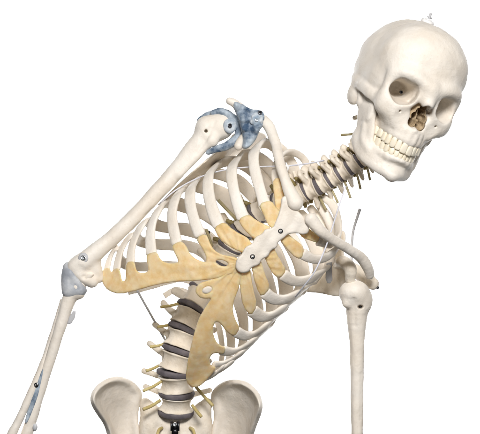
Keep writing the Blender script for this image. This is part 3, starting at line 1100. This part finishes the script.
part('screw', disc_solid(W(249, 192, -22), (0.1, -1, 0.2), 1.9, 1.0, 16, 1.1), M['steel'])
part('screw', disc_solid(W(255, 201.5, -20), (0.1, -1, 0.2), 1.7, 1.0, 16, 1.0), M['steel'])
part('screw', disc_solid(W(208.5, 232.5, -14), (0.1, -1, 0.2), 1.8, 1.0, 16, 1.0), M['darkmetal'])


# ------------------------------------------------------------------ skull (millimetres, x sideways, y to the face, z up)
def mir(pts, s):
    return [(s * x, y, z) for x, y, z in pts]


f = Field((-80, -106, -50), (80, 110, 126), 1.0)
f.ell((0, 1, 48), (63, 81, 66.5))
f.ell((0, 40, 54), (65, 50, 58), 12)
for s in (-1, 1):
    f.ell((s * 25, -14, 48), (38, 46, 40), 8)
    f.ell((s * 33, 54, 16), (17, 24, 20), 8)
    f.ell((s * 43, 34, 22), (18, 27, 26), 9)
    f.ell((s * 44, 50, 12), (10, 16, 18), 9)
    f.ell((s * 42, 6, 20), (21, 48, 28), 12)
f.ell((0, -56, 30), (46, 33, 38), 12)
f.ell((0, 14, -2), (34, 44, 22), 12)
f.ell((0, 56, -34), (25, 30, 8), 5)
f.ell((0, -40, 0), (42, 36, 20), 14)
for s in (-1, 1):
    f.ell((s * 52, -10, -9), (11, 14, 18), 10)
    f.cap((s * 36, 0, -6), (s * 37, 3, -22), 4, 2, 3)
    # face: brow, side rim of the orbit, cheekbone
    f.tube(mir([(49, 68, 33), (42, 79, 38), (30, 86, 39), (16, 89.5, 36), (5, 90, 32)], s), [6, 6.5, 6.5, 7, 7.5], 14)
    f.tube(mir([(48, 68, 33), (51, 67, 18), (48, 68, 2)], s), [6.0, 5.2, 7.5], 9)
    f.ell((s * 45, 66, -8), (13.5, 12, 14), 9)
    f.ell((s * 37, 74, -9), (13, 10, 13), 9)
    f.tube(mir([(48, 68, 2), (39, 77, -2.5), (27, 82.5, -2), (18, 86, 6), (13, 88, 18), (10, 88.5, 30)], s), [6, 5.6, 5.2, 4.8, 5, 5.5], 8)
    # upper jaw
    f.ell((s * 22, 69, -17), (19, 20, 22), 9)
    f.cap((s * 31, 58, -22), (s * 41, 66, -14), 9, 9, 8)
    f.cap((s * 1.0, 88, 30), (s * 1.2, 94.5, 12.5), 6.4, 6.4, 8)
ARCH = lambda p, a, b, y0: (a * math.sin(p), y0 + b * math.cos(p))
for s in (-1, 1):
    pts = [(s * ARCH(p, 29.5, 42, 46)[0], ARCH(p, 29.5, 42, 46)[1], -35 - 0.15 * 42 * math.cos(p)) for p in np.linspace(0, 1.75, 9)]
    f.tube(pts, 6.4, 6)
    pts = [(s * ARCH(p, 28, 40, 46)[0], ARCH(p, 28, 40, 46)[1], -27 - 0.10 * 42 * math.cos(p)) for p in np.linspace(0, 1.75, 9)]
    f.tube(pts, 7.6, 7)
for s in (-1, 1):
    f.tube([(s * ARCH(p, 26, 38, 46)[0], ARCH(p, 26, 38, 46)[1], -41 - 0.15 * 42 * math.cos(p)) for p in np.linspace(0, 1.75, 9)], 3.6, 3)
f.cap((0, 84, -27), (0, 93, -26.5), 4, 1.4, 4)
# hollows
for s in (-1, 1):
    f.ell((s * 32, 40, -26), (11, 14, 20), 6)
    for a, ra, b, rb in (((41, 79, 14), 11.6, (24, 33, 15), 8), ((27, 86, 18), 11.0, (20, 33, 16), 8), ((36, 84, 10), 12.4, (22, 33, 15), 8),
                         ((38, 82, 19), 11.8, (22, 33, 16), 8), ((28, 86, 12), 11.2, (20, 33, 15), 8)):
        f.cap((s * a[0], a[1], a[2]), (s * b[0], b[1], b[2]), ra, rb, 3.0, 'sub')
    f.ell((s * 25, 92, -18), (8, 6, 9), 9, 'sub')
    f.ell((s * 29, 83, -10), (1.7, 6, 1.7), 1.0, 'sub')
    f.cap((s * 66, -2, 1), (s * 50, 0, 1), 3.4, 2.8, 1.5, 'sub')
    # nose opening, wider behind its rim
    f.cap((s * 6.4, 110, -17.5), (s * 6.4, 40, -17), 6.4, 6.4, 2.0, 'sub')
    f.cap((s * 4.6, 110, -9), (s * 4.6, 40, -8), 6.6, 6.6, 2.0, 'sub')
    f.cap((s * 6.6, 79, -17), (s * 7, 32, -16), 9.4, 10, 1.0, 'sub')
    f.cap((s * 5.0, 80, -8.5), (s * 6, 32, -8), 9.6, 10, 1.0, 'sub')
f.cap((0, 110, -1), (0, 40, -1), 6.4, 6.4, 2.0, 'sub')
f.cap((0, 110, 6), (0, 50, 5), 4.2, 4.6, 2.0, 'sub')
f.cap((0, 81, 0), (0, 32, 0), 9.4, 10, 1.0, 'sub')
f.cap((0, 82, 6), (0, 40, 4), 7.0, 8, 1.0, 'sub')
# cheek arch
for s in (-1, 1):
    f.tube(mir([(47, 66, -6), (54, 57, -6), (60, 43, -4), (62, 26, -1), (60, 8, 2), (56, -8, 4)], s), [9, 7.4, 6.6, 6.2, 6.6, 7.5], 6, normals=[(1, 0, 0)], flat=0.5)
    f.tube(mir([(60, 10, 3), (57, -12, 5), (54, -28, 8)], s), [4, 4.5, 4], 8)
for s in (-1, 1):
    # temple line, sutures
    f.ridge(mir([(47, 72, 42), (49, 62, 54), (51, 44, 70), (52, 22, 84), (54, -8, 91), (56, -38, 86)], s), 1.0, 3.6)
    f.ridge(mir([(45, 73, 40), (46, 63, 52), (48, 45, 68), (49, 24, 82), (51, -6, 89)], s), -0.6, 3.0)
    f.ridge(mir([(54, 70, 10), (47, 73, 11)], s), -0.6, 1.4)
    f.ridge(mir([(38, 80, -4), (36, 79, -14), (34, 76, -24)], s), -0.4, 1.8)
    for q in (1.0, 8, 16, 24):
        a_ = ARCH(q / 30.0, 36.5, 49, 46)
        f.ridge([(s * a_[0], a_[1], -44), (s * a_[0] * 0.97, a_[1] - 1, -30)], -0.7, 2.4)


def top_of(x, y):
    c = f.f[int(round((x - f.lo[0]) / f.h)), int(round((y - f.lo[1]) / f.h)), :]
    k = int(np.nonzero(c < 0)[0][-1])
    return f.lo[2] + f.h * (k + c[k] / (c[k] - c[k + 1]))


gj = np.random.default_rng(5)
for s in (-1, 1):
    pts = []
    for x in np.linspace(0, 52, 44):
        y = 27 - 0.22 * x + 1.7 * math.sin(x * 1.25) + gj.normal() * 0.5
        pts.append((s * x, y, top_of(s * x, y)))
    f.ridge(pts, -0.75, 1.15)
f.lumps(0.35, 46, 61)
skull_vf = f.mesh(2)

f = Field((-66, -8, -108), (66, 104, 8), 0.95)
for s in (-1, 1):
    body = mir([(0, 79, -84), (8, 78, -84), (17, 73, -83), (29, 63, -79), (36, 52, -74), (40, 42, -69), (42, 34, -62)], s)
    nr = [(0, 1, 0), (s * 0.25, 1, 0), (s * 0.75, 1, 0), (s * 1, 0.7, 0), (s * 1, 0.45, 0), (s * 1, 0.3, 0)]
    f.tube(body, [12.5, 12.5, 13, 14, 14.5, 15, 15], 3, normals=nr, flat=0.38)
    f.tube(mir([(38.5, 42, -61), (42.5, 38, -46), (47, 35, -30), (49.5, 30, -16)], s), [17.5, 18.5, 19.5, 14], 5, normals=[(s, 0.15, 0)], flat=0.3)
    f.ell((s * 38, 42, -52), (6, 13, 16), 5)
    f.tube(mir([(51, 16, -20), (54, 8, -8), (54, 5, -1)], s), [7, 4, 5], 4)
    f.ell((s * 54, 5, -1), (9, 4.5, 4.5), 2)
    f.tube(mir([(48.5, 43, -30), (49, 45, -16), (49, 43, -5)], s), [10, 8, 3], 5, normals=[(s, 0, 0)], flat=0.4)
    f.tube(mir([(2, 79, -91), (11, 75, -90), (24, 64, -88.5), (33, 51, -86), (38, 40, -79), (41, 32, -70)], s), [6, 6, 5, 4.5, 4.5, 4.5], 6)
    f.ell((s * 3, 82, -91), (5, 5.5, 6), 7)
    arc = [(s * ARCH(p, 28, 40.5, 45)[0], ARCH(p, 28, 40.5, 45)[1], -65 - 0.15 * 42 * math.cos(p)) for p in np.linspace(0, 1.75, 9)]
    f.tube(arc, 5.6, 5)
    f.tube([(s * ARCH(p, 24.5, 36.5, 45)[0], ARCH(p, 24.5, 36.5, 45)[1], -58 - 0.15 * 42 * math.cos(p)) for p in np.linspace(0, 1.75, 9)], 3.4, 4)
    f.ell((s * 25, 77, -85), (1.5, 4, 1.5), 1, 'sub')
    f.tube(mir([(36, 58, -72), (42, 46, -62), (47, 42, -46)], s), [3, 3, 2.5], 6)
    for q in (1.5, 8, 15, 22):
        a_ = ARCH(q / 28.0, 34, 46.5, 45)
        f.ridge([(s * a_[0], a_[1], -66), (s * a_[0], a_[1] - .5, -80)], -0.7, 2.2)
f.ell((0, 83, -89), (6, 5.5, 7), 7)
f.ell((0, 81, -93), (4.5, 5, 6), 5)
f.ell((0, 89.5, -80), (20, 4.5, 6.0), 7, 'sub')
f.lumps(0.35, 34, 63)
jaw_vf = f.mesh(2)

YAW, PITCH, ROLL, SK = math.radians(24), math.radians(5.2), math.radians(21.1), 0.7344
SKO = (393.6, 100.7, 84)


def skull_frame():
    y = np.array((math.sin(YAW) * math.cos(PITCH), -math.cos(YAW) * math.cos(PITCH), -math.sin(PITCH)))
    z0 = np.array((0, 0, 1.0))
    z = nrm(z0 - y * (y @ z0))
    x = np.cross(y, z)
    c, s = math.cos(ROLL), math.sin(ROLL)

    def roll(a):
        return np.array((a[0] * c + a[2] * s, a[1], -a[0] * s + a[2] * c))
    return roll(x), roll(y), roll(z)


sx, sy, sz = skull_frame()
ks = SK * (D - SKO[2]) / D
mS = frame_matrix(W(*SKO), sx, sy, sz, ks)
skull = link('skull', make_mesh('skull', *skull_vf, M['bone']), root, mS)
jaw = link('mandible', make_mesh('mandible', *jaw_vf, M['bone']), root, mS)


def tooth_mesh(w, t, h, kind, seed):
    """crown standing on z = 0 (gum) to z = h (biting edge)"""
    g = np.random.default_rng(seed)
    nu, nv = 20, 13
    V, F = [], []
    for i in range(nv):
        b = math.pi * i / (nv - 1)
        zz = -math.cos(b)
        rr = abs(math.sin(b)) ** (0.30 if kind != 'canine' else 0.45)
        zc = math.copysign(abs(zz) ** 0.62, zz)
        for j in range(nu):
            a = 2 * math.pi * j / nu
            ca, sa = math.cos(a), math.sin(a)
            x = math.copysign(abs(ca) ** 0.62, ca)
            y = math.copysign(abs(sa) ** 0.7, sa)
            q = (zc + 1) / 2
            tw = 0.80 + 0.20 * min(1, q * 1.6)
            ty = 1.0 if kind in ('molar', 'premolar') else 1.0 - 0.55 * q ** 1.5
            if kind == 'canine':
                tw *= 1 - 0.2 * max(0, q - 0.6)
            px, py, pz = x * rr * w * 0.5 * tw, y * rr * t * 0.5 * ty, q * h
            if kind == 'molar' and q > 0.7:
                pz -= 0.9 * abs(math.cos(1.6 * x * math.pi)) * (q - 0.7) / 0.3 * 0.9
            if kind == 'canine' and q > 0.75:
                pz += (1 - abs(x)) * 0.8 - 0.4
            V.append((px + g.normal() * 0.03, py + g.normal() * 0.03, pz))
    for i in range(nv - 1):
        for j in range(nu):
            k = (j + 1) % nu
            F.append((i * nu + j, i * nu + k, (i + 1) * nu + k, (i + 1) * nu + j))
    return np.array(V), F


TILT = 0.15


def tooth_row(widths, kinds, a, b, y0, zg, h, sign, parent, tz):
    ph = np.linspace(0, 2.0, 2000)
    P = np.array([ARCH(p, a, b, y0) for p in ph])
    L = np.concatenate([[0], np.cumsum(np.linalg.norm(np.diff(P, axis=0), axis=1))])
    for s in (-1, 1):
        pos = 0.0
        for i, (w, kd) in enumerate(zip(widths, kinds)):
            c = pos + w / 2
            pos += w
            k = np.searchsorted(L, c)
            p = P[k]
            tg = nrm(P[min(k + 1, 1999)] - P[k - 1])
            nx_ = np.array((-tg[1], tg[0])) * -1
            if nx_ @ np.array((p[0], p[1] - y0)) < 0:
                nx_ = -nx_
            hh = h[i]
            t = {'incisor': 6.0, 'canine': 7.4, 'premolar': 8.6, 'molar': 10.0}[kd]
            v, fc = tooth_mesh(w * 1.1, t, hh, kd, 100 + i + (50 if sign > 0 else 0) + (7 if s > 0 else 0))
            tilt = tz[i] * 0.5
            jit = np.random.default_rng(20 + i * 3 + int(sign) + 5 * s).normal(size=3)
            ang = math.atan2(tg[1], tg[0]) + jit[0] * 0.05
            ca, sa = math.cos(ang), math.sin(ang)
            x = v[:, 0] * ca - v[:, 1] * sa
            y = v[:, 0] * sa + v[:, 1] * ca
            z = v[:, 2] * sign
            lean = v[:, 2] * tilt
            x, y = x + nx_[0] * lean + p[0], y + nx_[1] * lean + p[1]
            V = np.stack([s * x, y, zg - TILT * (p[1] - 46) + z + jit[1] * 0.3], 1)
            link('tooth', make_mesh('tooth', V, fc if (s > 0) == (sign > 0) else [q[::-1] for q in fc], M['tooth']), parent)


KINDS = ['incisor', 'incisor', 'canine', 'premolar', 'premolar', 'molar', 'molar']
tooth_row([8.8, 7.2, 8.0, 7.4, 7.3, 10.2, 9.8], KINDS, 31, 44.5, 46, -38.5, [14.6, 13.8, 14.4, 13.2, 12.8, 12.4, 12.2], -1, skull, [0.16, 0.16, 0.12, 0.06, 0.02, 0, 0])
tooth_row([5.8, 6.3, 7.3, 7.3, 7.5, 10.8, 10.4], KINDS, 29.2, 42, 45, -63.0, [12.0, 12.0, 12.6, 12.2, 12.4, 13.0, 13.2], 1, jaw, [0.10, 0.10, 0.1, 0.05, 0, 0, 0])

f = Field((-22, 18, -34), (22, 100, 22), 0.7)  # added nose lining with shells and septum; its dark colour imitates the cavity's shade
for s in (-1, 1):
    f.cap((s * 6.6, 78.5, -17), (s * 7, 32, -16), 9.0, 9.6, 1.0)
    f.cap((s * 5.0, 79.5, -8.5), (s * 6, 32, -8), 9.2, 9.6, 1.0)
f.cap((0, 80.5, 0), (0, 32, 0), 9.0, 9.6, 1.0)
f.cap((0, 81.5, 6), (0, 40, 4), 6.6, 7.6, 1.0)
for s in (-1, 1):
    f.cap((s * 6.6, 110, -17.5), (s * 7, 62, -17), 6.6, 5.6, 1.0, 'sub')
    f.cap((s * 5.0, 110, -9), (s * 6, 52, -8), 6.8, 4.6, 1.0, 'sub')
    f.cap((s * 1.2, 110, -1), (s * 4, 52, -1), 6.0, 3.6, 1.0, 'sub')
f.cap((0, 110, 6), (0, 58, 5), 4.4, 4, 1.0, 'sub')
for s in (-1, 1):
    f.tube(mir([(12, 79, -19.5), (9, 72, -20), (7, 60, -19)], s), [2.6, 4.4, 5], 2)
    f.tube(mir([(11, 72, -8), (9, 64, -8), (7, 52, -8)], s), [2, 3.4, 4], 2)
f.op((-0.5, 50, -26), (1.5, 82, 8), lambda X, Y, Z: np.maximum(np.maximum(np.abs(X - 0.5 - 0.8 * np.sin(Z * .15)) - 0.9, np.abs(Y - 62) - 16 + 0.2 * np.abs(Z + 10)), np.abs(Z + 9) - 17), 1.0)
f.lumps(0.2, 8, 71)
link('nasal_shade_lining', make_mesh('nasal_shade_lining', *f.mesh(1), M['nasalshade']), skull, None, 'added lining and shells inside the nose opening, their tan standing in for shade')
# bolt seen at the back of the orbit, spring pins at the jaw joint, hook on the crown
part_local = lambda name, vf, mat, par: link(name, make_mesh(name, vf[0], vf[1], mat), par)
part_local('screw', disc_solid((16.5, 42, 14), (0.35, 0.93, 0.02), 2.3, 6, 14, 1.2), M['darkmetal'], skull)
part_local('screw', disc_solid((-16.5, 42, 14), (-0.35, 0.93, 0.02), 2.3, 6, 14, 1.2), M['darkmetal'], skull)
part_local('hanging_hook', merge(disc_solid((0, -1, 113.0), (0, 0, 1), 9.6, 5.4, 28), disc_solid((0, -1, 117.5), (0, 0, 1), 5.6, 2.6, 28)), M['white'], skull)
part_local('hook_pin', merge(rod([np.array((0, -1, 118.)), np.array((0, -1, 124.)), np.array((0.3, -1, 129.))], [2.0, 1.7, 2.2], 8),
                             rod([np.array((-3.4, -1, 122.5)), np.array((3.4, -1, 122.5))], 1.4, 4, up=(0, 0.2, 1))), M['palegrey'], skull)

# ------------------------------------------------------------------ backdrop, lamps, camera
bd = make_mesh('backdrop', [(-6, 1.6, -4), (6, 1.6, -4), (6, 1.6, 4), (-6, 1.6, 4)], [(0, 1, 2, 3)], mottled('white_paper', (0.86, 0.86, 0.86), (0.87, 0.87, 0.87), 0.9, 3, 0.02, 60))
bo = link('backdrop', bd, None)
bo['kind'] = 'structure'
bo['label'] = 'plain white studio backdrop behind the skeleton'
bo['category'] = 'backdrop'


def area(name, loc, target, size, power, color=(1, 1, 1), spread=180):
    l = bpy.data.lights.new(name, 'AREA')
    l.shape = 'RECTANGLE'
    l.size, l.size_y = size
    l.energy = power
    l.spread = math.radians(spread)
    l.color = color
    o = bpy.data.objects.new(name, l)
    COL.objects.link(o)
    o.location = loc
    o.rotation_euler = (Vector(target) - Vector(loc)).to_track_quat('-Z', 'Y').to_euler()
    return o


area('backdrop_lamp', (0, 1.05, 1.2), (0, 1.6, 0.30), (3.2, 0.3), 50, spread=85)
area('backdrop_lamp', (0, 1.05, -1.2), (0, 1.6, -0.30), (3.2, 0.3), 50, spread=85)
area('key_softbox', (0.1, -2.6, 1.2), (0, 0, 0), (0.75, 0.6), 83, (1.0, 0.985, 0.975))
area('fill_softbox', (1.6, -2.3, 0.1), (0, 0, 0), (0.8, 0.8), 8, (1.0, 0.99, 0.97))

w = bpy.data.worlds.new('World')
sc.world = w
w.use_nodes = True
w.node_tree.nodes['Background'].inputs['Color'].default_value = (1, 1, 1, 1)
w.node_tree.nodes['Background'].inputs['Strength'].default_value = 0.06

cam = bpy.data.cameras.new('camera')
co = bpy.data.objects.new('camera', cam)
COL.objects.link(co)
co.location = (0, -D * U, 0)
co.rotation_euler = (math.pi / 2, 0, 0)
cam.sensor_fit = 'HORIZONTAL'
cam.sensor_width = 36
cam.lens = 36 * D / 480.0
cam.clip_end = 100
cam.clip_start = 0.05
sc.camera = co
sc.view_settings.view_transform = 'Standard'
sc.view_settings.look = 'None'
sc.view_settings.exposure = 0
sc.view_settings.gamma = 1
sc.cycles.use_denoising = True
sc.cycles.max_bounces = 8
